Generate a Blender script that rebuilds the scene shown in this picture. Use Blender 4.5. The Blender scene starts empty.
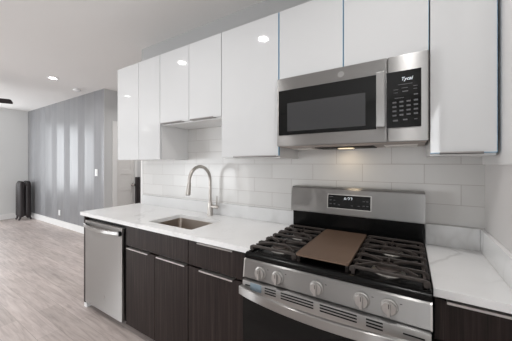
import bpy, bmesh, math, random
from mathutils import Vector, Matrix
random.seed(4)
S = bpy.context.scene
COL = S.collection
PI = math.pi

# ------------------------------------------------------------------ camera, world, lights, exposure
cd = bpy.data.cameras.new('camera'); cam = bpy.data.objects.new('camera', cd); COL.objects.link(cam)
cam.location = (0, 0, 1.39)
cam.rotation_euler = (PI / 2, 0, math.radians(31.84))
cd.sensor_width = 36; cd.lens = 36 * 248 / 512; cd.shift_y = -6.9 / 512
cd.clip_start = 0.02
S.camera = cam

w = bpy.data.worlds.new('world'); S.world = w; w.use_nodes = True
bg = w.node_tree.nodes['Background']
bg.inputs[0].default_value = (0.92, 0.96, 1.0, 1); bg.inputs[1].default_value = 1.2

S.view_settings.view_transform = 'Standard'
S.view_settings.look = 'None'
S.view_settings.exposure = -2.32
S.view_settings.gamma = 1.0
S.view_settings.use_curve_mapping = False

CAN_W = 22.0          # watts of one recessed downlight
def area_light(name, loc, rot, sx, sy, watts, col=(1, 1, 1), parent=None):
    l = bpy.data.lights.new(name, 'AREA'); l.shape = 'RECTANGLE'; l.size = sx; l.size_y = sy
    l.energy = watts; l.color = col
    o = bpy.data.objects.new(name, l); COL.objects.link(o); o.location = loc; o.rotation_euler = rot
    return o
# far-window daylight; the front and side ones are added fill, outside the frame
area_light('daylight_far_window', (-8.53, 1.23, 1.55), (0, -PI / 2, 0), 1.80, 1.06, 150, (0.94, 0.975, 1.0))
area_light('fill_daylight_front_1', (-7.2, -3.28, .93), (PI / 2, 0, 0), 1.25, 1.2, 360, (0.93, 0.97, 1.0))  # added to lift the ambient light, at an invented window
area_light('fill_daylight_front_2', (-5.6, -3.28, .93), (PI / 2, 0, 0), 1.25, 1.2, 360, (0.93, 0.97, 1.0))  # second added fill lamp along the unseen front wall
area_light('fill_daylight_side', (.325, -1.95, 1.5), (0, PI / 2, 0), 1.35, 1.7, 300, (0.94, 0.975, 1.0))  # added side fill, at a window made up to brighten the room

# ------------------------------------------------------------------ materials
MATS = {}
def mat(name, col, rough=0.5, metal=0.0, spec=0.5, emit=None, coat=0.0):
    m = bpy.data.materials.new(name); m.use_nodes = True
    b = m.node_tree.nodes['Principled BSDF']
    b.inputs['Base Color'].default_value = (*col, 1)
    b.inputs['Roughness'].default_value = rough
    b.inputs['Metallic'].default_value = metal
    b.inputs['Specular IOR Level'].default_value = spec
    b.inputs['Coat Weight'].default_value = coat
    if emit:
        b.inputs['Emission Color'].default_value = (*emit[0], 1)
        b.inputs['Emission Strength'].default_value = emit[1]
    MATS[name] = m
    return m
class NT:
    def __init__(s, m): s.t = m.node_tree; s.b = s.t.nodes['Principled BSDF']
    def n(s, typ, **kw):
        x = s.t.nodes.new(typ)
        for k, v in kw.items(): setattr(x, k, v)
        return x
    def l(s, a, b): s.t.links.new(a, b)
    def coord(s, scale=(1, 1, 1), loc=(0, 0, 0), world=True):
        # world position: every part is built at real size, so textures stay in metres
        g = s.n('ShaderNodeNewGeometry'); mp = s.n('ShaderNodeMapping')
        mp.inputs['Scale'].default_value = scale; mp.inputs['Location'].default_value = loc
        s.l(g.outputs['Position'], mp.inputs['Vector'])
        return mp.outputs['Vector']
    def noise(s, vec, scale, detail=3, rough=0.5, dist=0.0):
        x = s.n('ShaderNodeTexNoise'); x.inputs['Scale'].default_value = scale; x.inputs['Detail'].default_value = detail
        x.inputs['Roughness'].default_value = rough; x.inputs['Distortion'].default_value = dist
        s.l(vec, x.inputs['Vector']); return x.outputs['Fac']
    def ramp(s, fac, stops):
        r = s.n('ShaderNodeValToRGB'); e = r.color_ramp.elements
        e[0].position, e[0].color = stops[0][0], (*stops[0][1], 1)
        e[1].position, e[1].color = stops[-1][0], (*stops[-1][1], 1)
        for p, c in stops[1:-1]:
            q = e.new(p); q.color = (*c, 1)
        s.l(fac, r.inputs['Fac']); return r.outputs['Color']
    def mrange(s, v, a, b, c, d):
        r = s.n('ShaderNodeMapRange')
        for i, q in zip((1, 2, 3, 4), (a, b, c, d)): r.inputs[i].default_value = q
        s.l(v, r.inputs[0]); return r.outputs[0]
    def math(s, op, a, b=None, c=None):
        r = s.n('ShaderNodeMath', operation=op)
        for i, q in enumerate((a, b, c)):
            if q is None: continue
            if isinstance(q, (int, float)): r.inputs[i].default_value = q
            else: s.l(q, r.inputs[i])
        return r.outputs[0]
    def mix(s, fac, a, b, typ='MIX'):
        r = s.n('ShaderNodeMix', data_type='RGBA', blend_type=typ)
        for sock, q in ((r.inputs[0], fac), (r.inputs[6], a), (r.inputs[7], b)):
            if isinstance(q, (int, float)): sock.default_value = q
            elif isinstance(q, tuple): sock.default_value = (*q, 1)
            else: s.l(q, sock)
        return r.outputs[2]
    def bump(s, h, strength, dist=0.001):
        r = s.n('ShaderNodeBump'); r.inputs['Strength'].default_value = strength; r.inputs['Distance'].default_value = dist
        s.l(h, r.inputs['Height']); s.l(r.outputs['Normal'], s.b.inputs['Normal'])

def paint(name, col, rough=0.7):
    m = mat(name, col, rough, spec=0.3); t = NT(m)
    t.bump(t.noise(t.coord(), 260, 2), 0.12, 0.0006)
    return m
M_ceil = paint('ceiling_paint', (0.80, 0.785, 0.77), 0.85)
M_wallg = paint('pale_grey_paint', (0.70, 0.70, 0.69), 0.75)
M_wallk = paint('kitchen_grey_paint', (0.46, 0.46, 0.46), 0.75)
M_walld = paint('mid_grey_paint', (0.62, 0.62, 0.62), 0.75)
M_wallw = paint('warm_white_paint', (0.72, 0.70, 0.69), 0.6)
M_trim = paint('white_trim_paint', (0.82, 0.81, 0.80), 0.4)
M_door = paint('white_door_paint', (0.74, 0.72, 0.70), 0.4)

def m_accent():
    m = mat('striped_wallpaper', (0.3, 0.3, 0.31), 0.6); t = NT(m)
    g = t.n('ShaderNodeNewGeometry'); sp = t.n('ShaderNodeSeparateXYZ'); t.l(g.outputs['Position'], sp.inputs[0])
    ph = t.math('FRACT', t.math('DIVIDE', t.math('ADD', sp.outputs[0], 5.47 + 6.44), 0.644))
    st = t.math('LESS_THAN', ph, 0.56)
    fine = t.noise(t.coord((1, 1, 0.01)), 60, 2)
    a = t.ramp(fine, [(0.3, (0.22, 0.22, 0.23)), (0.7, (0.26, 0.26, 0.27))])
    b = t.ramp(fine, [(0.3, (0.235, 0.235, 0.245)), (0.7, (0.275, 0.275, 0.285))])
    t.l(t.mix(st, a, b), t.b.inputs['Base Color'])
    t.l(t.mrange(st, 0, 1, 0.60, 0.36), t.b.inputs['Roughness'])
    t.l(t.mrange(st, 0, 1, 0.0, 0.20), t.b.inputs['Metallic'])
    return m
M_accent = m_accent()

def m_floor():
    m = mat('grey_wood_plank', (0.5, 0.45, 0.42), 0.42, spec=0.4); t = NT(m)
    v = t.coord()
    br = t.n('ShaderNodeTexBrick'); t.l(v, br.inputs['Vector'])
    for k, q in (('Scale', 1.0), ('Mortar Size', 0.0012), ('Mortar Smooth', 0.1), ('Bias', 0.0), ('Brick Width', 1.25), ('Row Height', 0.15)):
        br.inputs[k].default_value = q
    br.offset = 0.37; br.offset_frequency = 2
    br.inputs['Color1'].default_value = (0.0, 0.0, 0.0, 1); br.inputs['Color2'].default_value = (1, 1, 1, 1)
    br.inputs['Mortar'].default_value = (0.5, 0.5, 0.5, 1)
    grain = t.noise(t.coord((1.2, 14, 1)), 2.6, 6, 0.62, 0.8)
    blot = t.noise(t.coord((0.8, 3, 1), (3, 1, 0)), 1.7, 4)
    c1 = t.ramp(grain, [(0.30, (0.41, 0.355, 0.335)), (0.52, (0.55, 0.485, 0.46)), (0.75, (0.65, 0.595, 0.57))])
    tint = t.ramp(br.outputs['Color'], [(0.0, (0.86, 0.85, 0.84)), (1.0, (1.06, 1.05, 1.05))])
    c2 = t.mix(1.0, c1, tint, 'MULTIPLY')
    c3 = t.mix(1.0, c2, t.ramp(blot, [(0.3, (0.88, 0.87, 0.87)), (0.7, (1.08, 1.07, 1.06))]), 'MULTIPLY')
    c4 = t.mix(br.outputs['Fac'], c3, (0.30, 0.26, 0.24))
    t.l(c4, t.b.inputs['Base Color'])
    t.l(t.mrange(grain, 0.3, 0.7, 0.48, 0.36), t.b.inputs['Roughness'])
    t.bump(grain, 0.12, 0.001)
    return m
M_floor = m_floor()

def m_tile():
    m = mat('white_subway_tile', (0.7, 0.68, 0.66), 0.28, spec=0.5); t = NT(m)
    g = t.n('ShaderNodeNewGeometry'); sp = t.n('ShaderNodeSeparateXYZ'); t.l(g.outputs['Position'], sp.inputs[0])
    cb = t.n('ShaderNodeCombineXYZ')
    t.l(t.math('ADD', sp.outputs[0], -0.245 + 34.5), cb.inputs[0]); t.l(t.math('ADD', sp.outputs[2], -1.036), cb.inputs[1])
    br = t.n('ShaderNodeTexBrick'); t.l(cb.outputs[0], br.inputs['Vector'])
    for k, q in (('Scale', 1.0), ('Mortar Size', 0.0016), ('Mortar Smooth', 0.25), ('Bias', 0.0), ('Brick Width', 0.345), ('Row Height', 0.1168)):
        br.inputs[k].default_value = q
    br.offset = 0.5; br.offset_frequency = 2
    br.inputs['Color1'].default_value = (0.64, 0.63, 0.615, 1); br.inputs['Color2'].default_value = (0.68, 0.67, 0.655, 1)
    br.inputs['Mortar'].default_value = (0.43, 0.40, 0.385, 1)
    t.l(br.outputs['Color'], t.b.inputs['Base Color'])
    t.l(t.mrange(br.outputs['Fac'], 0, 1, 0.27, 0.7), t.b.inputs['Roughness'])
    h = t.math('ADD', t.math('MULTIPLY', br.outputs['Fac'], -1.0), t.math('MULTIPLY', t.noise(t.coord(), 9, 2), 0.5))
    t.bump(h, 0.25, 0.0015)
    return m
M_tile = m_tile()

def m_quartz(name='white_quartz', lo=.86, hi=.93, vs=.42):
    m = mat(name, (0.88, 0.88, 0.88), 0.14, spec=0.5); t = NT(m)
    v = t.coord()
    w1 = t.noise(t.coord((1, 1, 1), (0.4, 0.9, 0)), 1.3, 4, 0.5, 0.5)
    vein = t.math('ABSOLUTE', t.math('SUBTRACT', w1, 0.5))
    w2 = t.noise(t.coord((1, 1, 1), (7, 3, 1)), 2.6, 4, 0.55, 0.8)
    vein2 = t.math('ABSOLUTE', t.math('SUBTRACT', w2, 0.5))
    cloud = t.noise(t.coord((1, 1, 1), (2, 2, 2)), 2.2, 4)
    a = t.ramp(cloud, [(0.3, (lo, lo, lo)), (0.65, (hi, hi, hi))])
    msk = t.mrange(t.noise(t.coord((1, 1, 1), (5, 8, 2)), 1.9, 2), 0.42, 0.62, 0.0, 1.0)
    b = t.mix(t.math('MULTIPLY', t.mrange(vein, 0.0, 0.022, vs, 0.0), msk), a, (0.50, 0.49, 0.48))
    c = t.mix(t.math('MULTIPLY', t.mrange(vein2, 0.0, 0.010, 0.12, 0.0), msk), b, (0.58, 0.57, 0.56))
    t.l(c, t.b.inputs['Base Color'])
    return m
M_quartz = m_quartz()
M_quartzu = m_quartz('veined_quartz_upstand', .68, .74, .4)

def m_wenge():
    m = mat('dark_wenge_laminate', (0.03, 0.024, 0.022), 0.45, spec=0.25); t = NT(m)
    g = t.noise(t.coord((70, 70, 1.6)), 1.0, 5, 0.6, 0.3)
    f = t.noise(t.coord((260, 260, 5)), 1.0, 3, 0.6)
    c = t.ramp(g, [(0.32, (0.0105, 0.0068, 0.0062)), (0.52, (0.023, 0.0148, 0.0132)), (0.72, (0.046, 0.033, 0.030))])
    c = t.mix(0.5, c, t.ramp(f, [(0.35, (0.5, 0.5, 0.5)), (0.65, (1.5, 1.45, 1.4))]), 'MULTIPLY')
    t.l(c, t.b.inputs['Base Color'])
    t.bump(f, 0.15, 0.0006)
    return m
M_wenge = m_wenge()

def steel(name, col, rough, axis):
    # brushed steel: fine streaks run along the given axis
    m = mat(name, col, rough, 1.0); t = NT(m)
    tg = t.n('ShaderNodeCombineXYZ'); tg.inputs[axis].default_value = 1.0
    t.l(tg.outputs[0], t.b.inputs['Tangent']); t.b.inputs['Anisotropic'].default_value = 1.0; t.b.inputs['Anisotropic Rotation'].default_value = 0.25
    return m
M_steel = steel('brushed_steel', (0.35, 0.345, 0.34), 0.36, 0)
M_steeld = steel('dishwasher_steel', (0.36, 0.345, 0.335), 0.38, 0)
M_steelv = steel('handle_steel', (0.46, 0.455, 0.45), 0.36, 2)
M_hand = steel('oven_handle_steel', (0.38, 0.37, 0.36), 0.30, 0)
M_knob = mat('knob_satin', (0.47, 0.455, 0.44), 0.34, 0.75)
M_strip = mat('satin_vent_strip', (0.52, 0.505, 0.49), 0.42, 0.6)
M_nickel = mat('brushed_nickel', (0.52, 0.49, 0.46), 0.36, 1.0)
M_sink = steel('sink_steel', (0.58, 0.52, 0.47), 0.42, 0)
M_gloss = mat('white_gloss_lacquer', (0.67, 0.675, 0.68), 0.05, spec=0.5)
M_carc = mat('white_cabinet_board', (0.76, 0.755, 0.75), 0.35)
M_pullg = mat('grey_aluminium_pull', (0.38, 0.36, 0.35), 0.4, 0.8)
M_pull = mat('satin_aluminium_pull', (0.62, 0.60, 0.58), 0.32, 0.9)
M_film = mat('blue_protective_film', (0.22, 0.42, 0.60), 0.3)
M_bfilm = mat('pale_blue_plastic_film', (0.36, 0.45, 0.52), 0.2, 0.3)
M_black = mat('black_enamel', (0.004, 0.004, 0.004), 0.22, spec=0.18)
M_blackm = mat('black_matt', (0.007, 0.0065, 0.0065), 0.6, spec=0.2)
M_bglass = mat('black_glass', (0.005, 0.005, 0.005), 0.06, spec=0.25)
M_wglass = mat('smoked_window_glass', (0.050, 0.050, 0.052), 0.10, spec=0.35)
M_iron = mat('cast_iron_grate', (0.044, 0.035, 0.031), 0.45, spec=0.45)
M_grid = mat('brown_griddle', (0.16, 0.105, 0.075), 0.42, 0.25)
M_cap = mat('burner_cap', (0.06, 0.045, 0.04), 0.5)
M_alu = mat('burner_aluminium', (0.55, 0.53, 0.50), 0.35, 1.0)
M_legend = mat('grey_print', (0.11, 0.11, 0.115), 0.5)
M_digit = mat('lit_digits', (0.9, 0.95, 1.0), 0.5, emit=((0.85, 0.93, 1.0), 1.6))
M_mesh = mat('grease_filter_mesh', (0.80, 0.77, 0.74), 0.5, 0.2)
M_uside = mat('microwave_underside', (0.40, 0.34, 0.31), 0.45, 0.3)
M_warm = mat('warm_lamp_lens', (1, 0.9, 0.7), 0.4, emit=((1.0, 0.78, 0.48), 6.0))
M_plast = mat('white_plastic', (0.86, 0.86, 0.86), 0.35)
M_lens = mat('downlight_lens', (1, 1, 1), 0.5, emit=((1.0, 0.98, 0.95), 90.0))
M_rad = mat('dark_brown_radiator_paint', (0.016, 0.011, 0.012), 0.45)
M_fan = mat('dark_fan_blade', (0.03, 0.024, 0.025), 0.8, spec=0.1)
M_glass = mat('window_glass', (1, 1, 1), 0.0); MATS['window_glass'].node_tree.nodes['Principled BSDF'].inputs['Transmission Weight'].default_value = 1.0
M_opal = mat('opal_glass', (1, 1, 1), 0.3, emit=((1.0, 0.97, 0.92), 6.0))
M_chrome = mat('lever_chrome', (0.7, 0.68, 0.66), 0.2, 1.0)
M_dark = mat('gap_black', (0.01, 0.01, 0.01), 0.8)

# ------------------------------------------------------------------ mesh helpers
def new(): return bmesh.new()
def box(bm, x0, x1, y0, y1, z0, z1, bev=0.0, seg=2):
    r = bmesh.ops.create_cube(bm, size=1.0)
    vs = r['verts']
    bmesh.ops.scale(bm, vec=(x1 - x0, y1 - y0, z1 - z0), verts=vs)
    bmesh.ops.translate(bm, vec=((x0 + x1) / 2, (y0 + y1) / 2, (z0 + z1) / 2), verts=vs)
    if bev > 0:
        es = list({e for v in vs for e in v.link_edges})
        bmesh.ops.bevel(bm, geom=es, offset=bev, segments=seg, affect='EDGES', profile=0.5)
    return bm
def B(*a, **k): return box(new(), *a, **k)
def lathe(bm, prof, c, axis='z', seg=24):
    """revolve (r, h) profile about the axis through c"""
    rings = []
    for r, h in prof:
        ring = []
        for i in range(seg):
            a = 2 * PI * i / seg; p, q = r * math.cos(a), r * math.sin(a)
            v = {'z': (p, q, h), 'x': (h, p, q), 'y': (q, h, p)}[axis]
            ring.append(bm.verts.new((c[0] + v[0], c[1] + v[1], c[2] + v[2])))
        rings.append(ring)
    for a, b in zip(rings, rings[1:]):
        for i in range(seg):
            bm.faces.new((a[i], a[(i + 1) % seg], b[(i + 1) % seg], b[i]))
    bm.faces.new(rings[0][::-1]); bm.faces.new(rings[-1])
    return bm
def tube(bm, pts, rad, seg=10, sq=None):
    """sweep a circle (or a rectangle sq=(w,h) with h along z) along points"""
    pts = [Vector(p) for p in pts]; rings = []
    rr = rad if isinstance(rad, (list, tuple)) else [rad] * len(pts)
    prev = None
    for i, p in enumerate(pts):
        d = (pts[min(i + 1, len(pts) - 1)] - pts[max(i - 1, 0)]).normalized()
        if sq:
            up = Vector((0, 0, 1)); sd = d.cross(up).normalized(); up = sd.cross(d).normalized()
            a, b = sq[0] / 2, sq[1] / 2; ch = min(a, b) * 0.35
            off = [(-a + ch, -b), (a - ch, -b), (a, -b + ch), (a, b - ch), (a - ch, b), (-a + ch, b), (-a, b - ch), (-a, -b + ch)]
            rings.append([bm.verts.new(p + sd * x + up * y) for x, y in off])
        else:
            if prev is None:
                up = Vector((0, 0, 1)) if abs(d.z) < 0.9 else Vector((1, 0, 0))
                n1 = d.cross(up).normalized()
            else:
                n1 = (prev - d * prev.dot(d)).normalized()
            prev = n1; n2 = d.cross(n1)
            rings.append([bm.verts.new(p + (n1 * math.cos(2 * PI * k / seg) + n2 * math.sin(2 * PI * k / seg)) * rr[i]) for k in range(seg)])
    for a, b in zip(rings, rings[1:]):
        n = len(a)
        for k in range(n): bm.faces.new((a[k], a[(k + 1) % n], b[(k + 1) % n], b[k]))
    bm.faces.new(rings[0][::-1]); bm.faces.new(rings[-1])
    return bm
def prism_x(bm, prof, x0, x1):
    """extrude a (y, z) outline from x0 to x1"""
    a = [bm.verts.new((x0, y, z)) for y, z in prof]; b = [bm.verts.new((x1, y, z)) for y, z in prof]
    n = len(a)
    for k in range(n): bm.faces.new((a[k], a[(k + 1) % n], b[(k + 1) % n], b[k]))
    bm.faces.new(a[::-1]); bm.faces.new(b)
    return bm
def rrect(x0, x1, y0, y1, r, n=5):
    out = []
    for cx, cy, a0 in ((x1 - r, y1 - r, 0), (x0 + r, y1 - r, 90), (x0 + r, y0 + r, 180), (x1 - r, y0 + r, 270)):
        for i in range(n + 1):
            a = math.radians(a0 + 90 * i / n); out.append((cx + r * math.cos(a), cy + r * math.sin(a)))
    return out

def finish(bm, name, m, parent=None, origin=(0, 0, 0), ang=35):
    bmesh.ops.recalc_face_normals(bm, faces=bm.faces)
    bmesh.ops.translate(bm, vec=[-c for c in origin], verts=bm.verts)
    me = bpy.data.meshes.new(name); bm.to_mesh(me); bm.free()
    me.polygons.foreach_set('use_smooth', [True] * len(me.polygons))
    me.set_sharp_from_angle(angle=math.radians(ang))
    for q in (m if isinstance(m, (list, tuple)) else [m]): me.materials.append(q)
    o = bpy.data.objects.new(name, me); COL.objects.link(o)
    wn_ = o.modifiers.new('weighted_normals', 'WEIGHTED_NORMAL'); wn_.keep_sharp = True; wn_.weight = 100
    if parent is not None: o.parent = parent
    return o
ORG = {}
def thing(name, label, cat, loc, group=None):
    o = bpy.data.objects.new(name, None); COL.objects.link(o); o.location = loc
    o.empty_display_size = 0.05
    o['label'] = label; o['category'] = cat
    if group: o['group'] = group
    ORG[o] = tuple(loc); return o
def root(o):
    while o.parent is not None: o = o.parent
    return o
def part(name, bm, m, parent, label=None, ang=35):
    o = finish(bm, name, m, parent, ORG.get(root(parent), (0, 0, 0)), ang)
    if label: o['label'] = label
    return o
def solo(name, bm, m, label, cat, loc, group=None, ang=35):
    o = finish(bm, name, m, None, loc, ang); o.location = loc
    o['label'] = label; o['category'] = cat
    if group: o['group'] = group
    ORG[o] = tuple(loc); return o
def struct(name, bm, m, label=None, parent=None, ang=35):
    o = finish(bm, name, m, parent, (0, 0, 0), ang)
    if parent is None: o['kind'] = 'structure'
    if label: o['label'] = label
    return o
def text_bm(s, size, origin, axis_x=(1, 0, 0), axis_y=(0, 0, 1), shear=0.0, depth=0.0004, center=True):
    cu = bpy.data.curves.new('lettering', 'FONT'); cu.body = s; cu.size = size; cu.shear = shear
    cu.align_x = 'CENTER' if center else 'LEFT'; cu.align_y = 'CENTER'; cu.extrude = depth; cu.resolution_u = 3
    o = bpy.data.objects.new('lettering', cu); COL.objects.link(o)
    dg = bpy.context.evaluated_depsgraph_get()
    me = bpy.data.meshes.new_from_object(o.evaluated_get(dg))
    bm = bmesh.new(); bm.from_mesh(me)
    bpy.data.objects.remove(o); bpy.data.meshes.remove(me); bpy.data.curves.remove(cu)
    ax, ay = Vector(axis_x), Vector(axis_y); az = ax.cross(ay); og = Vector(origin)
    for v in bm.verts: v.co = og + ax * v.co.x + ay * v.co.y + az * v.co.z
    return bm

# ------------------------------------------------------------------ room shell
ZC = 2.76                       # ceiling
XF, XR = -8.55, 0.345           # far wall, right wall
YK, YA, YB = 1.80, 2.38, -3.30  # kitchen wall (tile face), accent wall, wall behind the camera
XH = -4.74                      # hallway wall
struct('floor', B(XF - .12, XR + .12, YB - .12, 4.4, -0.10, 0.0), M_floor, 'pale grey-beige wood plank floor')
struct('ceiling', B(XF - .12, XR + .12, YB - .12, 4.4, ZC, ZC + 0.10), M_ceil, 'flat off-white ceiling')
XE = -2.74
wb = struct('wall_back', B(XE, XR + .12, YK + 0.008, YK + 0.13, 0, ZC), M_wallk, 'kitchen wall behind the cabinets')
struct('tile', B(XE + .035, XR, YK, YK + 0.008, 1.0, 2.2), M_tile, 'white subway tile in running bond', wb)
struct('trim_1', B(XE, XE + .034, YK - .004, YK + 0.0079, 0, 2.2, bev=.002), M_trim, 'white edge trim where the tiled wall ends')
struct('wall_left', B(XF, XH - .005, YA, YA + .12, 0, ZC), M_accent, 'grey accent wall with matt and shiny vertical stripes')
wf = new()
wy0, wy1, wz0, wz1 = 0.68, 1.78, 0.60, 2.50
box(wf, XF - .12, XF, YB, wy0, 0, ZC); box(wf, XF - .12, XF, wy1, YA + .12, 0, ZC)
box(wf, XF - .12, XF, wy0, wy1, 0, wz0); box(wf, XF - .12, XF, wy0, wy1, wz1, ZC)
struct('wall_far', wf, M_wallg, 'pale grey wall at the far end of the living area')
wr = new(); ry0, ry1, rz0, rz1 = -2.85, -1.05, .80, 2.20
box(wr, XR, XR + .12, YB, ry0, 0, ZC); box(wr, XR, XR + .12, ry1, YK + .008, 0, ZC)
box(wr, XR, XR + .12, ry0, ry1, 0, rz0); box(wr, XR, XR + .12, ry0, ry1, rz1, ZC)
struct('wall_right', wr, M_wallw, 'right side wall of the kitchen')
wfr = new()
fill_wins = [(-7.85, -6.55), (-6.25, -4.95)]  # made-up openings in the unseen wall for the fill lamps
zs = [(0.3, 1.55), (0.3, 1.55)]
xs = XF
for (a, b), (c, d) in zip(fill_wins, zs):
    box(wfr, xs, a, YB - .12, YB, 0, ZC); box(wfr, a, b, YB - .12, YB, 0, c); box(wfr, a, b, YB - .12, YB, d, ZC); xs = b
box(wfr, xs, XR, YB - .12, YB, 0, ZC)
struct('wall_front', wfr, M_wallg, 'wall behind the camera')
YD0, YD1 = 2.612, 2.962        # the narrow panel door
wh = new(); box(wh, XH - .0049, XH, YA, YA + .1201, 0, ZC)
box(wh, XH - .12, XH, YA + .1201, YD0, 0, ZC); box(wh, XH - .12, XH, YD1, 4.28, 0, ZC); box(wh, XH - .12, XH, YD0, YD1, 2.10, ZC)
struct('wall_hall', wh, M_walld, 'grey wall returning into the hallway')
struct('wall_end', B(XF, XR, 4.28, 4.40, 0, ZC), M_wallg, 'end wall of the hallway')
struct('trim_2', B(XR - .010, XR, -0.6, YK - .001, 1.385, ZC, bev=.002), M_trim, 'white wall panel on the right wall above the worktop')
bb = new(); box(bb, XF + .016, XH, YA - .015, YA, 0, .135, bev=.004)
struct('baseboard_left', bb, M_trim, 'white baseboard below the striped accent wall')
struct('baseboard_far', B(XF, XF + .015, YB, YA - .0001, 0, .135, bev=.004), M_trim, 'white baseboard of the far wall')
struct('baseboard_hall', B(XH, XH + .015, YA + .001, YD0 - .09, 0, .135, bev=.004), M_trim)
# windows outside the frame; all but the far one are invented for fill light
def window(name, plane, a0, a1, z0, z1, at):
    f = new(); t = .05; sg = 1 if at < 0 else -1
    def bx(p0, p1, q0, q1):
        if plane == 'x': box(f, at - .09 * sg, at - .03 * sg, p0, p1, q0, q1)
        else: box(f, p0, p1, at - .09, at - .03, q0, q1)
    bx(a0, a0 + t, z0, z1); bx(a1 - t, a1, z0, z1); bx(a0 + t, a1 - t, z0, z0 + t); bx(a0 + t, a1 - t, z1 - t, z1)
    bx(a0 + t, a1 - t, (z0 + z1) / 2 - .02, (z0 + z1) / 2 + .02)
    o = struct(name, f, M_trim)
    g = new()
    if plane == 'x': box(g, at - .066 * sg, at - .060 * sg, a0 + t, a1 - t, z0 + t, z1 - t)
    else: box(g, a0 + t, a1 - t, at - .066, at - .060, z0 + t, z1 - t)
    struct('pane', g, M_glass, None, o)
window('window_1', 'x', wy0, wy1, wz0, wz1, XF)
for i, ((a, b), (c, d)) in enumerate(zip(fill_wins, zs)): window('window_%d' % (i + 2), 'y', a, b, c, d, YB)  # invented front windows around the added fill lamps
window('window_4', 'x', ry0, ry1, rz0, rz1, XR)  # invented side window, placed for its fill light
# door in the hallway wall
dm = new(); X0 = XH - .045; X1 = XH - .006
box(dm, X0, X1 - .008, YD0 + .002, YD1 - .002, 0.008, 2.098)
st = .075
rails = [(0.008, .20), (.52, .60), (.86, .95), (1.18, 1.27), (1.58, 1.66), (1.98, 2.098)]
box(dm, X1 - .0081, X1, YD0 + .002, YD0 + st, 0.008, 2.098, bev=.003); box(dm, X1 - .0081, X1, YD1 - st, YD1 - .002, 0.008, 2.098, bev=.003)
for a, b in rails: box(dm, X1 - .0081, X1, YD0 + st - .004, YD1 - st + .004, a, b, bev=.003)
dr = struct('door_1', dm, M_door, 'white narrow panel door in the hallway')
hb = new(); lathe(hb, [(.026, 0), (.026, .006), (.010, .010), (.010, .045)], (X1 + .0002, YD1 - .04, .965), 'x', 16)
lathe(hb, [(.012, .040), (.026, .050), (.028, .062), (.020, .075), (.004, .078)], (X1, YD1 - .04, .965), 'x', 16)
struct('door_knob', hb, M_chrome, 'satin metal door knob', dr)
cs = new()
box(cs, XH, XH + .018, YD0 - .088, YD0 - .001, 0, 2.19, bev=.004); box(cs, XH, XH + .018, YD1 + .001, YD1 + .06, 0, 2.19, bev=.004)
box(cs, XH, XH + .018, YD0 - .001, YD1 + .001, 2.102, 2.19, bev=.004)
struct('trim_3', cs, M_trim, 'white casing of the hallway door')

# ------------------------------------------------------------------ upper cabinets
YF = 1.46; ZB, ZT = 1.427, 2.385
def upper(label, x0, x1, zb, splits, pulls, film=False):
    t = thing('wall_cabinet', label, 'cabinet', ((x0 + x1) / 2, 1.64, zb), 'white gloss wall cabinets')
    g = .0015
    part('body', B(x0 + g, x1 - g, YF + .022, YK - .001, zb, ZT, bev=.001), M_carc, t)
    xs = [x0] + splits + [x1]
    for i, (a, b) in enumerate(zip(xs, xs[1:])):
        zd = zb + (.012 if pulls else 0.002)
        d = part('door', B(a + .002, b - .002, YF, YF + .020, zd, ZT - .002, bev=.0015), M_gloss, t)
        if pulls:
            pa, pb = a + pulls[0] * (b - a), a + pulls[1] * (b - a)
            p = new(); box(p, pa, pb, YF - .016, YF + .0195, zd - .0045, zd - .0005); box(p, pa, pb, YF - .016, YF - .013, zd - .006, zd + .006)
            part('edge_pull', p, M_pullg, d, 'slim grey metal edge pull')
        if film:
            for key, q in (('l', (a + .0019, a + .0035, zd + .004, ZT - .004)), ('r', (b - .0035, b - .0019, zd + .004, ZT - .004)), ('b', (a + .002, b - .002, zd - .0001, zd + .003))):
                if key in film: part('edge_film', B(q[0], q[1], YF - .0008, YF + .0202, q[2], q[3]), M_film, d, 'blue protective film left along the door edge')
    return t
upper('tall white gloss wall cabinet with two doors, at the free end of the run', -2.637, -1.940, ZB, [-2.265], None)
upper('short white gloss wall cabinet hung above the sink and faucet, with two doors', -1.938, -1.217, 1.738, [-1.565], (.08, .80))
upper('tall white gloss single-door wall cabinet between the faucet and the microwave', -1.215, -0.731, ZB, [], (.25, .97), 'r')
upper('white gloss wall cabinet of two doors directly above the microwave', -0.729, 0.079, 1.932, [-0.322], None, 'lr')
upper('white gloss single-door wall cabinet right of the microwave, beside the right wall', 0.081, 0.323, ZB, [], (.16, .80), 'rb')

# ------------------------------------------------------------------ base cabinets
YBF = 1.185; ZTK = 0.055; ZS = 0.882
def edge_pull(parent, xa, xb, z, out=.018, m=None):
    p = new(); box(p, xa, xb, YBF - out, YBF + .018, z, z + .003); box(p, xa, xb, YBF - out - .002, YBF - out + .001, z - .006, z + .003)
    part('edge_pull', p, m or M_pull, parent, 'slim satin metal edge pull')
t = thing('base_cabinet', 'dark wood base cabinet under the sink, with two doors', 'cabinet', (-1.655, 1.5, 0))
xa, xm, xb = -2.012, -1.636, -1.278
bd = new(); box(bd, xa, xb, YBF + .021, YK - .03, .10, .70)
box(bd, xa, xb, YBF + .021, YBF + .06, .70, ZS - .002); box(bd, xa, xa + .018, YBF + .06, YK - .03, .70, ZS - .002); box(bd, xb - .018, xb, YBF + .06, YK - .03, .70, ZS - .002)
part('body', bd, M_wenge, t)
part('toe_kick', B(xa, xb, YBF + .07, YBF + .09, 0, .0999), M_blackm, t)
part('false_front', B(xa + .002, xb - .002, YBF, YBF + .020, .712, .872, bev=.001), M_wenge, t)
d = part('door', B(xa + .002, xm - .002, YBF, YBF + .020, ZTK, .698, bev=.001), M_wenge, t); edge_pull(d, -1.975, -1.700, .6985)
d = part('door', B(xm + .002, xb - .002, YBF, YBF + .020, ZTK, .698, bev=.001), M_wenge, t); edge_pull(d, -1.595, -1.295, .6985)
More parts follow.
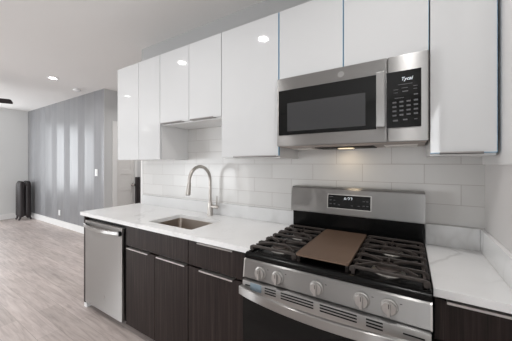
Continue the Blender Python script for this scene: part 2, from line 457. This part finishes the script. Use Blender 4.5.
t = thing('base_cabinet', 'dark wood base cabinet between sink cabinet and range, drawer above a single door', 'cabinet', (-1.02, 1.5, 0))
xa, xb = -1.276, -0.756
part('body', B(xa, xb, YBF + .021, YK - .03, .10, ZS - .002), M_wenge, t)
part('toe_kick', B(xa, xb, YBF + .07, YBF + .09, 0, .0999), M_blackm, t)
d = part('drawer', B(xa + .002, xb - .002, YBF, YBF + .020, .712, .868, bev=.001), M_wenge, t); edge_pull(d, -1.19, -.90, .8685, .006, M_pullg)
d = part('door', B(xa + .002, xb - .002, YBF, YBF + .020, ZTK, .698, bev=.001), M_wenge, t); edge_pull(d, -1.160, -.890, .6985)
t = thing('base_cabinet', 'dark wood base cabinet right of the range, below the short worktop', 'cabinet', (.21, 1.5, 0))
xa, xb = 0.080, XR - .002
part('body', B(xa, xb, YBF + .021, YK - .03, .10, ZS - .002), M_wenge, t)
part('toe_kick', B(xa, xb, YBF + .07, YBF + .09, 0, .0999), M_blackm, t)
d = part('drawer', B(xa + .002, xb - .002, YBF, YBF + .020, .712, .868, bev=.001), M_wenge, t); edge_pull(d, .118, xb - .012, .8685, .016)
d = part('door', B(xa + .002, xb - .002, YBF, YBF + .020, ZTK, .698, bev=.001), M_wenge, t); edge_pull(d, .118, xb - .012, .6985)

t = thing('cabinet_end_panel', 'dark wood end panel closing the cabinet run beside the dishwasher', 'panel', (-2.688, 1.48, 0))
part('board', B(-2.700, -2.676, 1.168, YK - .03, .045, ZS - .002, bev=.001), M_wenge, t)
part('foot', B(-2.702, -2.655, 1.172, 1.235, 0, .0449, bev=.002), M_plast, t, 'white plastic foot block')

# ------------------------------------------------------------------ dishwasher
t = thing('dishwasher', 'stainless steel dishwasher at the end of the base cabinets', 'dishwasher', (-2.375, 1.48, 0))
x0, x1 = -2.672, -2.020; yd = 1.165
part('body', B(x0, x1, yd + .032, YK - .03, .10, .872), M_blackm, t)
part('toe_kick', B(x0 + .01, x1 - .01, yd + .09, yd + .11, 0, .0999), M_blackm, t)
dd = part('door', B(x0 + .004, x1 - .018, yd, yd + .030, .060, .848, bev=.004), M_steeld, t)
hp = []
for i in range(15):
    u = i / 14; hp.append((x0 + .02 + u * (x1 - x0 - .058), yd - .012 - .034 * math.sin(PI * u) ** 0.8, .806 - .004 * math.sin(PI * u)))
hd = part('handle', tube(new(), hp, 0, sq=(.016, .030)), M_hand, dd, 'bowed bright steel bar handle')
for hx in (x0 + .022, x1 - .040):
    part('handle_end', B(hx - .014, hx + .014, yd - .018, yd - .0003, .784, .822, bev=.004), M_blackm if hx > -2.3 else M_steeld, hd, 'dark handle end cap' if hx > -2.3 else None)
em = new(); lathe(em, [(.013, 0), (.013, .0015), (.010, .002), (.001, .002)], (-2.32, yd - .0021, .20), 'y', 20)
part('emblem', em, M_pullg, dd, 'small round dark emblem')

# ------------------------------------------------------------------ worktops, quartz upstands, sink
SX0, SX1, SY0, SY1 = -1.832, -1.336, 1.268, 1.606
def slab_with_hole(x0, x1, y0, y1, z0, z1, hole):
    bm = new(); o = [bm.verts.new((x, y, z1)) for x, y in rrect(x0, x1, y0, y1, .004, 2)]
    h = [bm.verts.new((x, y, z1)) for x, y in hole]
    es = [bm.edges.new((l[i], l[(i + 1) % len(l)])) for l in (o, h) for i in range(len(l))]
    r = bmesh.ops.triangle_fill(bm, use_beauty=True, edges=es)
    fs = [f for f in r['geom'] if isinstance(f, bmesh.types.BMFace)]
    ex = bmesh.ops.extrude_face_region(bm, geom=fs)
    bmesh.ops.translate(bm, vec=(0, 0, z0 - z1), verts=[v for v in ex['geom'] if isinstance(v, bmesh.types.BMVert)])
    return bm
XL = -2.775
solo('worktop', slab_with_hole(XL, -.752, 1.165, YK - .001, ZS, .914, rrect(SX0, SX1, SY0, SY1, .02)), M_quartz,
     'long white veined quartz worktop with the sink cut-out', 'worktop', (-1.76, 1.48, ZS))
solo('worktop', B(.076, XR - .001, 1.165, YK - .001, ZS, .914, bev=.002), M_quartz,
     'short white quartz worktop between the range and the right wall', 'worktop', (.21, 1.48, ZS))
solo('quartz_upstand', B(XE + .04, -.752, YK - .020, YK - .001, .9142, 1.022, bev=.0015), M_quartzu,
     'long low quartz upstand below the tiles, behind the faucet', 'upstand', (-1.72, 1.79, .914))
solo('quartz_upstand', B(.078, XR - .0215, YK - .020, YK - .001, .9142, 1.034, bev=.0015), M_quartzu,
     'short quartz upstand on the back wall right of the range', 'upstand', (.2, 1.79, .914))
solo('quartz_upstand', B(XR - .021, XR - .001, 1.168, YK - .0015, .9142, 1.034, bev=.0015), M_quartz,
     'quartz upstand running along the right wall towards the viewer', 'upstand', (XR - .011, 1.48, .914))
t = thing('sink', 'brown-grey steel undermount sink set in the long worktop', 'sink', ((SX0 + SX1) / 2, (SY0 + SY1) / 2, .70))
sb = new(); rings = []
for ins, z in ((-.012, ZS - .0008), (.002, ZS - .0008), (.004, .80), (.010, .725), (.030, .705), (.10, .702)):
    rings.append([sb.verts.new((x, y, z)) for x, y in rrect(SX0 + ins, SX1 - ins, SY0 + ins, SY1 - ins, max(.02, .03 - ins * .2))])
for a, b in zip(rings, rings[1:]):
    n = len(a)
    for k in range(n): sb.faces.new((a[k], a[(k + 1) % n], b[(k + 1) % n], b[k]))
sb.faces.new(rings[-1])
so = part('basin', sb, M_sink, t)
md = so.modifiers.new('thick', 'SOLIDIFY'); md.thickness = .0015; md.offset = -1
dc = ((SX0 + SX1) / 2, (SY0 + SY1) / 2 + .03, .7022)
part('drain', lathe(new(), [(.045, 0), (.045, .003), (.036, .004), (.032, .0015), (.002, .0015)], dc, 'z', 24), M_nickel, t)

# ------------------------------------------------------------------ faucet
fx, fy = -1.568, 1.722; z0 = .9142
t = thing('faucet', 'brushed nickel gooseneck pull-down faucet behind the sink', 'faucet', (fx, fy, z0))
part('base', lathe(new(), [(.030, 0), (.030, .006), (.027, .012), (.025, .060), (.021, .118), (.015, .128)], (fx, fy, z0), 'z', 24), M_nickel, t)
R = .128; zc = 1.236; yc = fy - R
pts = [(fx, fy, z0 + .12), (fx, fy, 1.12), (fx, fy, 1.19)]
for i in range(0, 19):
    a = math.radians(i * 10.2); pts.append((fx, yc + R * math.cos(a), zc + R * math.sin(a)))
part('spout', tube(new(), pts, .0145, 12), M_nickel, t)
e = Vector(pts[-1]); dv = Vector((0, -.16, -1)).normalized()
hp = [e - dv * .004, e + dv * .012, e + dv * .03, e + dv * .075, e + dv * .098, e + dv * .100]
sh = part('spray_head', tube(new(), hp, [.0150, .0170, .0180, .0215, .0225, .018], 14), M_nickel, t)
part('nozzle', tube(new(), [e + dv * .1003, e + dv * .104], .016, 14), M_blackm, sh, 'dark spray nozzle face')
part('lever_hub', lathe(new(), [(.014, .018), (.014, .060), (.016, .064), (.016, .088), (.012, .094)], (fx, fy, .995), 'x', 16), M_nickel, t)
part('lever', tube(new(), [(fx + .078, fy, .996), (fx + .080, fy - .001, 1.02), (fx + .084, fy - .004, 1.06), (fx + .087, fy - .006, 1.098)], [.006, .0065, .006, .005], 10), M_nickel, t)

# ------------------------------------------------------------------ gas range
RX0, RX1 = -.744, .068
t = thing('gas_range', 'stainless steel gas range with black cooktop and brown griddle, between the worktops', 'range', ((RX0 + RX1) / 2, 1.42, 0))
part('body', B(RX0, RX1, 1.112, 1.775, .03, .904), M_blackm, t)
ct = new()                                    # cooktop: black rolled front edge, raised rim, sunk deck
prism_x(ct, [(1.088, .892), (1.088, .908), (1.094, .916), (1.104, .920), (1.118, .919), (1.122, .912), (1.122, .905), (1.122, .892)], RX0, RX1)
box(ct, RX0, RX1, 1.1221, 1.700, .9041, .9105); box(ct, RX0, RX0 + .016, 1.1221, 1.700, .9105, .920, bev=.003); box(ct, RX1 - .016, RX1, 1.1221, 1.700, .9105, .920, bev=.003)
part('cooktop', ct, M_black, t)
cp = new(); prism_x(cp, [(1.074, .796), (1.071, .800), (1.082, .884), (1.088, .890), (1.111, .890), (1.111, .796)], RX0, RX1)
pan = part('control_panel', cp, M_steel, t)
for xx in (RX0, RX1 - .006):
    pe = new(); prism_x(pe, [(1.0715, .795), (1.0685, .799), (1.080, .886), (1.087, .8915), (1.0875, .890), (1.0818, .884), (1.0708, .800), (1.0735, .796)], xx, xx + .006)
    part('end_trim', pe, M_pull, pan, 'brighter end strip of the control panel')
for k, (kx, kz) in enumerate(((-.641, .838), (-.544, .839), (-.352, .840), (-.166, .841), (-.068, .842))):
    yk = 1.0765 - .0002
    kb = new(); lathe(kb, [(.0005, -.019), (.0235, -.019), (.0255, -.017), (.0265, -.006), (.030, -.005), (.031, -.0015), (.031, 0)], (kx, yk, kz), 'y', 32)
    kn = part('knob', kb, M_knob, pan)
    part('grip', B(kx - .0065, kx + .0065, yk - .031, yk - .0191, kz - .0265, kz + .0265, bev=.003), M_knob, kn)
    part('pointer', B(kx - .0012, kx + .0012, yk - .0317, yk - .0311, kz + .006, kz + .023), M_blackm, kn, 'black pointer line')
for kx in (-.641, -.544, -.352, -.166, -.068):
    lg = new()
    for dx, dz in ((.0385, .020), (.0415, .020), (.0385, .017)): box(lg, kx + dx - .0022, kx + dx + .0022, 1.0788, 1.0806, .84 + dz - .0022, .84 + dz + .0022)
    part('print_mark', lg, M_blackm, pan, 'small black printed mark')
# oven door
YO = 1.060
dr = part('oven_door', B(RX0 + .003, RX1 - .003, YO, 1.110, .175, .789, bev=.003), M_steel, t)
part('door_glass', B(RX0 + .006, RX1 - .006, YO - .004, YO - .0002, .178, .722, bev=.001), M_bglass, dr)
part('vent_strip', B(RX0 + .006, RX1 - .006, YO - .003, YO - .0002, .7225, .787, bev=.001), M_strip, dr, 'light steel strip with slots')
def slot(*a): part('vent_slot', B(*a), M_dark, dr, 'dark vent slot')
for a, b in ((-.606, -.545), (-.519, -.360), (-.332, -.181), (-.147, -.088)):
    for z in (.7790, .7665, .7540): slot(a, b, YO - .0036, YO - .0031, z - .0032, z + .0032)
for a, b in ((-.722, -.655), (-.022, .045)): slot(a, b, YO - .0036, YO - .0031, .7645, .7705)
part('film', B(-.690, -.625, YO - .0046, YO - .0038, .748, .786), M_bfilm, dr, 'scrap of pale blue protective film')
hp = [(RX0 + .004, YO + .006, .746)]
for i in range(21):
    u = i / 20; hp.append((RX0 + .004 + u * (RX1 - RX0 - .008), YO - .022 - .050 * math.sin(PI * u) ** .75, .746))
hp.append((RX1 - .004, YO + .006, .746))
hb = new(); tube(hb, hp[1:-1], 0, sq=(.018, .042)); box(hb, RX0 + .003, RX0 + .024, YO - .024, YO - .0042, .727, .765, bev=.003); box(hb, RX1 - .024, RX1 - .003, YO - .024, YO - .0042, .727, .765, bev=.003)
part('handle', hb, M_hand, dr, 'long bowed steel handle')
part('storage_drawer', B(RX0 + .003, RX1 - .003, YO + .004, 1.110, .045, .170, bev=.003), M_steel, t)
part('base_plinth', B(RX0 + .02, RX1 - .02, 1.13, 1.75, 0, .0299), M_blackm, t)
# backguard
bgx0, bgx1 = -.735, .073
part('backguard_riser', B(bgx0 + .003, bgx1 - .003, 1.702, 1.777, .9106, 1.052), M_black, t, 'black lower part of the backguard')
gp = new()
prism_x(gp, [(1.672, 1.052), (1.668, 1.060), (1.672, 1.150), (1.684, 1.212), (1.692, 1.222), (1.702, 1.226), (1.777, 1.226), (1.777, 1.0525)], bgx0, bgx1)
bgd = part('backguard', gp, M_steel, t, 'tall stainless backguard')
def face_y(z): return 1.6685 + (z - 1.060) / .090 * .0035 if z < 1.15 else 1.672 + (z - 1.15) / .062 * .012
fr_ = new(); pr = [(face_y(z) - .0015, z) for z in (1.094, 1.12, 1.15, 1.170, 1.187)]
prism_x(fr_, pr + [(y + .0012, z) for y, z in pr[::-1]], -.472, -.202)
part('display_frame', fr_, M_pull, bgd, 'bright outline round the display')
dp = new(); pr = [(face_y(z) - .0028, z) for z in (1.098, 1.12, 1.15, 1.170, 1.183)]
prism_x(dp, pr + [(y + .0011, z) for y, z in pr[::-1]], -.468, -.206)
dpo = part('display_panel', dp, M_bglass, bgd, 'black touch control panel')
part('clock_digits', text_bm('6:22', .032, (-.338, face_y(1.160) - .0032, 1.160)), M_digit, dpo, 'lit white clock digits')
lg = new()
for x, z in ((-.452, 1.170), (-.440, 1.170), (-.450, 1.148), (-.425, 1.148), (-.450, 1.124), (-.425, 1.124), (-.395, 1.120), (-.315, 1.120), (-.275, 1.120), (-.245, 1.124), (-.225, 1.124), (-.245, 1.152), (-.225, 1.152)):
    box(lg, x - .006, x + .006, face_y(z) - .0034, face_y(z) - .0029, z - .002, z + .002)
part('lettering', lg, M_legend, dpo)
# burners and grates
burn = [(-.610, 1.250, .045), (-.610, 1.520, .036), (-.083, 1.250, .050), (-.083, 1.520, .040), (-.347, 1.385, .038)]
for bx_, by_, r in burn:
    b = part('burner', lathe(new(), [(r + .018, 0), (r + .016, .004), (r, .006), (r, .014), (r - .004, .0155), (.002, .0155)], (bx_, by_, .9107), 'z', 28), M_alu, t)
    part('burner_cap', lathe(new(), [(r + .004, 0), (r + .004, .004), (r, .007), (.002, .008)], (bx_, by_, .9263), 'z', 28), M_cap, b)
def grate(x0, x1, burners, full=True):
    g = new(); zt = .9425; s = (.0105, .013); y0, y1 = 1.132, 1.668
    tube(g, [(x0 + .009, y0, zt - .012), (x0 + .009, y1, zt - .012)], 0, sq=s); tube(g, [(x1 - .009, y0, zt - .012), (x1 - .009, y1, zt - .012)], 0, sq=s)
    n = 7
    for i in range(n):
        y = y0 + .006 + (y1 - y0 - .012) * i / (n - 1); e = .004
        tube(g, [(x0 - e, y, zt - .018), (x0 - e + .002, y, zt - .004), (x0 + .008, y, zt + .001), (x0 + .05, y, zt + .0015), (x1 - .05, y, zt + .0015), (x1 - .008, y, zt + .001), (x1 + e - .002, y, zt - .004), (x1 + e, y, zt - .018)], 0, sq=(.012 if i in (0, n - 1) else .0085, .013))
    for bx_, by_, r in burners:
        for sx in (-1, 1):
            for sy in (-1, 1):
                tube(g, [(bx_ + sx * .022, by_ + sy * .016, zt + .003), (bx_ + sx * .075, by_ + sy * .052, zt + .003), (bx_ + sx * .112, by_ + sy * .085, zt)], 0, sq=(.008, .013))
        tube(g, [(bx_, by_ + .02, zt + .003), (bx_, by_ + .085, zt + .003)], 0, sq=(.008, .013))
    for x in (x0 + .006, x1 - .006):
        for y in (y0 + .004, (y0 + y1) / 2, y1 - .004): box(g, x - .006, x + .006, y - .006, y + .006, .9107 if RX0 + .02 < x < RX1 - .02 else .9202, zt)
    part('grate', g, M_iron, t, 'dark cast iron grate')
grate(RX0 + .010, -.483, burn[0:2]); grate(-.217, RX1 - .010, burn[2:4]); 
cg = new()                                     # centre grate below the griddle
for x in (-.466, -.238): tube(cg, [(x, 1.140, .933), (x, 1.665, .933)], 0, sq=(.011, .018))
for y in (1.27, 1.50, 1.662): tube(cg, [(-.462, y, .934), (-.242, y, .934)], 0, sq=(.010, .014))
for x in (-.466, -.238):
    for y in (1.146, 1.662): box(cg, x - .006, x + .006, y - .006, y + .006, .9107, .93)
part('grate', cg, M_iron, t, 'centre grate under the griddle')
gr = new()
zg = .9435
pl = rrect(-.474, -.226, 1.128, 1.656, .010, 3)
a = [gr.verts.new((x, y, zg)) for x, y in pl]; b = [gr.verts.new((x, y, zg + .010)) for x, y in pl]
pi_ = rrect(-.467, -.233, 1.136, 1.648, .008, 3); c = [gr.verts.new((x, y, zg + .010)) for x, y in pi_]
pj = rrect(-.463, -.237, 1.140, 1.625, .008, 3); d_ = [gr.verts.new((x, y, zg + .0072)) for x, y in pj]
n = len(a)
for p, q in ((a, b), (b, c), (c, d_)):
    for k in range(n): gr.faces.new((p[k], p[(k + 1) % n], q[(k + 1) % n], q[k]))
gr.faces.new(a[::-1]); gr.faces.new(d_)
solo('griddle_plate', gr, M_grid, 'flat brown griddle plate lying on the middle of the range', 'griddle', (-.35, 1.39, zg))

# ------------------------------------------------------------------ microwave
MX0, MX1 = -.725, .075; MY = 1.42; MZ0, MZ1 = 1.499, 1.928
t = thing('microwave', 'over-the-range stainless steel microwave under the white cabinets', 'microwave', ((MX0 + MX1) / 2, 1.6, MZ0))
part('body', B(MX0 + .004, MX1 - .004, MY + .026, YK - .001, MZ0 + .004, MZ1 - .002, bev=.002), M_pullg, t)
xd = -.098                                      # door / control column split
df = new()
box(df, MX0, xd - .0015, MY, MY + .025, MZ0, MZ1, bev=.005)
door = part('door', df, M_steel, t)
dg = new(); box(dg, MX0 + .014, -.148, MY - .0035, MY - .0002, 1.568, 1.849, bev=.0015)
part('door_glass', dg, M_bglass, door, 'black glass of the door')
wn = new(); box(wn, -.650, -.200, MY - .0042, MY - .0036, 1.590, 1.765)
part('door_window', wn, M_wglass, door, 'grey see-through window of the door')
hb = new(); box(hb, -.146, -.106, MY - .036, MY - .024, 1.574, 1.852, bev=.004)
for z in (1.60, 1.826): box(hb, -.138, -.114, MY - .0245, MY - .0002, z - .014, z + .014)
part('handle', hb, M_steelv, door, 'upright steel bar handle')
em = new(); lathe(em, [(.017, 0), (.017, .0010), (.015, .0018), (.0135, .0010), (.001, .0010)], (-.326, MY - .0019, 1.886), 'y', 24)
part('emblem', em, M_steelv, door, 'small round emblem')
cpn = part('control_column', B(xd + .0015, MX1, MY, MY + .025, MZ0, MZ1, bev=.005), M_steel, t)
kp = part('keypad', B(xd - .004, .046, MY - .0035, MY - .0002, 1.569, 1.848, bev=.0015), M_bglass, cpn, 'black touch keypad')
tx = new(); 
part('display_text', text_bm('Tycal', .023, (-.014, MY - .0039, 1.806), shear=.25), M_digit, kp, 'lit white display characters')
lg = new()
def lb(x, z, wd, h=.0025): box(lg, x - wd / 2, x + wd / 2, MY - .0041, MY - .0036, z - h / 2, z + h / 2)
lb(-.02, 1.780, .060); lb(-.060, 1.757, .020); lb(-.022, 1.762, .026); lb(.022, 1.766, .018)
lb(-.060, 1.742, .016); lb(-.020, 1.745, .024, .005); lb(.022, 1.752, .016)
lb(-.045, 1.715, .040)
for r_ in range(4):
    for c_ in range(4): lb(-.066 + c_ * .030, 1.694 - r_ * .0215 + c_ * .001, .017, .008)
lb(.024, 1.725, .017, .006)
lb(-.062, 1.604, .022, .008); lb(-.020, 1.606, .018, .007); lb(.024, 1.606, .012, .003)
part('lettering', lg, M_legend, kp)
us = part('underside', B(MX0 + .006, MX1 - .006, MY + .027, YK - .002, MZ0 - .004, MZ0 + .0039, bev=.002), M_uside, t, 'brown-grey underside')
fl = new(); box(fl, -.700, -.560, 1.60, 1.77, MZ0 - .008, MZ0 - .0042); part('grease_filter', fl, M_mesh, us, 'pale mesh filter')
fl = new(); box(fl, -.125, .035, 1.58, 1.77, MZ0 - .008, MZ0 - .0042); part('grease_filter', fl, M_mesh, us, 'pale mesh filter')
fl = new(); box(fl, -.530, -.180, 1.58, 1.77, MZ0 - .0085, MZ0 - .0042, bev=.002); part('vent_cover', fl, M_blackm, us, 'dark middle plate')
fl = new(); box(fl, -.40, -.31, 1.66, 1.72, MZ0 - .0115, MZ0 - .0087, bev=.001); part('lamp_lens', fl, M_warm, us, 'warm glowing cooktop lamp')
ll = bpy.data.lights.new('cooktop_lamp', 'AREA'); ll.shape = 'RECTANGLE'; ll.size = .08; ll.size_y = .05; ll.energy = 0.9; ll.color = (1.0, .80, .55)
lo = bpy.data.objects.new('cooktop_lamp', ll); COL.objects.link(lo); lo.parent = t
lo.location = Vector((-.355, 1.69, MZ0 - .016)) - Vector(ORG[t])

# ------------------------------------------------------------------ ceiling fittings
def downlight(label, x, y, watts=CAN_W):
    t = thing('downlight', label, 'ceiling light', (x, y, ZC), 'recessed ceiling downlights')
    rg = new(); prof = [(.050, -.0005), (.050, -.004), (.058, -.008), (.072, -.005), (.076, -.0005)]
    seg = 32; rings = [[rg.verts.new((x + r * math.cos(2 * PI * i / seg), y + r * math.sin(2 * PI * i / seg), ZC + h)) for i in range(seg)] for r, h in prof]
    for a, b in zip(rings, rings[1:] + rings[:1]):
        for i in range(seg): rg.faces.new((a[i], a[(i + 1) % seg], b[(i + 1) % seg], b[i]))
    part('trim_ring', rg, M_plast, t)
    part('lens', lathe(new(), [(.0495, -.0006), (.0495, -.0034), (.001, -.0034)], (x, y, ZC), 'z', 32), M_lens, t)
    l = bpy.data.lights.new('downlight_lamp', 'AREA'); l.shape = 'DISK'; l.size = .095; l.energy = watts; l.spread = math.radians(150); l.color = (1.0, .985, .97)
    o = bpy.data.objects.new('downlight_lamp', l); COL.objects.link(o); o.parent = t; o.location = (0, 0, -.012)
downlight('round recessed downlight in the ceiling near the striped wall', -4.855, 1.657)
downlight('recessed downlight mirrored in the farthest tall white cabinet door', -4.86, .02)
downlight('recessed downlight mirrored in the short white cabinet above the sink', -2.61, .60)
downlight('recessed downlight mirrored in the white single-door cabinet beside the microwave', -1.36, .58)
downlight('recessed downlight added out of view to brighten the hallway behind the tiled wall', -3.75, 3.05, 60)  # unseen fixture added because the hallway came out too dark
downlight('recessed downlight mirrored in the steel of the microwave control column', -.01, .76)
solo('smoke_detector', lathe(new(), [(.062, -.0003), (.062, -.012), (.055, -.030), (.030, -.038), (.002, -.038)], (-5.23, 2.15, ZC), 'z', 28), M_plast,
     'small white round smoke detector on the ceiling by the striped wall', 'smoke detector', (-5.23, 2.15, ZC))
# ceiling fan: one blade tip enters the frame at the left
hub = (-5.80, .62)
t = thing('ceiling_fan', 'dark ceiling fan in the living area, one blade reaching into view', 'fan', (*hub, ZC))
part('canopy', lathe(new(), [(.065, -.0005), (.065, -.03), (.03, -.06), (.015, -.062)], (*hub, ZC), 'z', 20), M_fan, t)
part('downrod', tube(new(), [(*hub, ZC - .06), (*hub, 2.50)], .012, 10), M_fan, t)
part('motor', lathe(new(), [(.02, .11), (.075, .10), (.10, .07), (.10, .02), (.07, 0), (.002, -.004)], (*hub, 2.36), 'z', 28), M_fan, t)
tip = Vector((-5.44, 1.32, 2.39)); a0 = math.atan2(tip.y - hub[1], tip.x - hub[0]); L = math.hypot(tip.y - hub[1], tip.x - hub[0])
for k in range(4):
    a = a0 + k * PI / 2; bm = new(); prof = rrect(.09, L, -.072, .072, .03, 4)
    tp = [bm.verts.new((x, y, .006 - y * .26)) for x, y in prof]; bt = [bm.verts.new((x, y, -.006 - y * .26)) for x, y in prof]
    n = len(tp); bm.faces.new(tp); bm.faces.new(bt[::-1])
    for i in range(n): bm.faces.new((tp[i], tp[(i + 1) % n], bt[(i + 1) % n], bt[i]))
    bmesh.ops.rotate(bm, cent=(0, 0, 0), matrix=Matrix.Rotation(a, 3, 'Z'), verts=bm.verts)
    bmesh.ops.translate(bm, vec=(*hub, 2.385), verts=bm.verts)
    part('blade', bm, M_fan, t)

# ------------------------------------------------------------------ wall fittings and radiators
t = thing('light_switch', 'white light switch plate at the end of the striped wall', 'light switch', (-5.01, YA, 1.22))
part('plate', B(-5.055, -4.965, YA - .007, YA - .0003, 1.155, 1.285, bev=.003), M_plast, t)
part('rocker', B(-5.025, -4.995, YA - .012, YA - .0071, 1.185, 1.255, bev=.002), M_plast, t)
t = thing('wall_outlet', 'white wall outlet low on the striped wall above the baseboard', 'outlet', (-6.62, YA, .30))
part('plate', B(-6.66, -6.58, YA - .007, YA - .0003, .24, .36, bev=.003), M_plast, t)
for z in (.275, .325): part('socket', lathe(new(), [(.016, -.009), (.016, -.0071)], (-6.62, YA, z), 'y', 16), M_plast, t)
def radiator(label, cx, cy, ht, sections, depth, pitch):
    t = thing('radiator', label, 'radiator', (cx, cy, 0))
    x0 = cx - pitch * (sections - 1) / 2; nc = 2
    for s in range(sections):
        x = x0 + s * pitch; g = new()
        for c_ in range(nc):
            y = cy + (c_ - (nc - 1) / 2) * depth / nc
            rx = pitch * .46; ry = depth / nc * .50; seg = 14
            prof = [(.55, .085), (1.0, .125), (1.0, ht * .86), (.92, ht * .93), (.55, ht * .985), (.1, ht)]
            rings = [[g.verts.new((x + rx * r * math.cos(2 * PI * i / seg), y + ry * r * math.sin(2 * PI * i / seg), h)) for i in range(seg)] for r, h in prof]
            for a, b in zip(rings, rings[1:]):
                for i in range(seg): g.faces.new((a[i], a[(i + 1) % seg], b[(i + 1) % seg], b[i]))
            g.faces.new(rings[0][::-1]); g.faces.new(rings[-1])
        for z in (.14, ht * .90): tube(g, [(x, cy - depth * .40, z), (x, cy + depth * .40, z)], pitch * .40, 10)
        part('section', g, M_rad, t)
    for x in (x0, x0 + pitch * (sections - 1)):
        for sy in (-1, 1):
            part('foot', tube(new(), [(x, cy + sy * depth * .33, .13), (x, cy + sy * depth * .38, .06), (x, cy + sy * depth * .47, .022), (x, cy + sy * depth * .50, .013)], [.030, .020, .020, .012], 10), M_rad, t)
radiator('dark brown cast iron column radiator standing in the far corner by the striped wall', -8.16, 2.19, .96, 3, .24, .10)
t = thing('dark_post', 'narrow dark upright post standing beside the white panel door, next to the tiled wall edge', 'post', (-4.66, 2.985, 0))
part('post', B(-4.69, -4.63, 2.945, 3.025, .03, 1.12, bev=.008), M_rad, t)
part('base', B(-4.715, -4.605, 2.92, 3.05, 0, .0299, bev=.006), M_rad, t)
# small lamp mirrored in the farthest cabinet door
px_, py_ = -7.1, -1.9
t = thing('pendant_lamp', 'small white pendant lamp mirrored low in the farthest tall white cabinet door', 'lamp', (px_, py_, ZC))
part('ceiling_rose', lathe(new(), [(.05, -.0005), (.05, -.02), (.012, -.03)], (px_, py_, ZC), 'z', 20), M_plast, t)
part('rod', tube(new(), [(px_, py_, ZC - .03), (px_, py_, 2.60)], .006, 8), M_plast, t)
part('lamp_shade', lathe(new(), [(.03, .19), (.05, .19), (.12, .0), (.002, .0)], (px_, py_, 2.42), 'z', 24), M_opal, t)
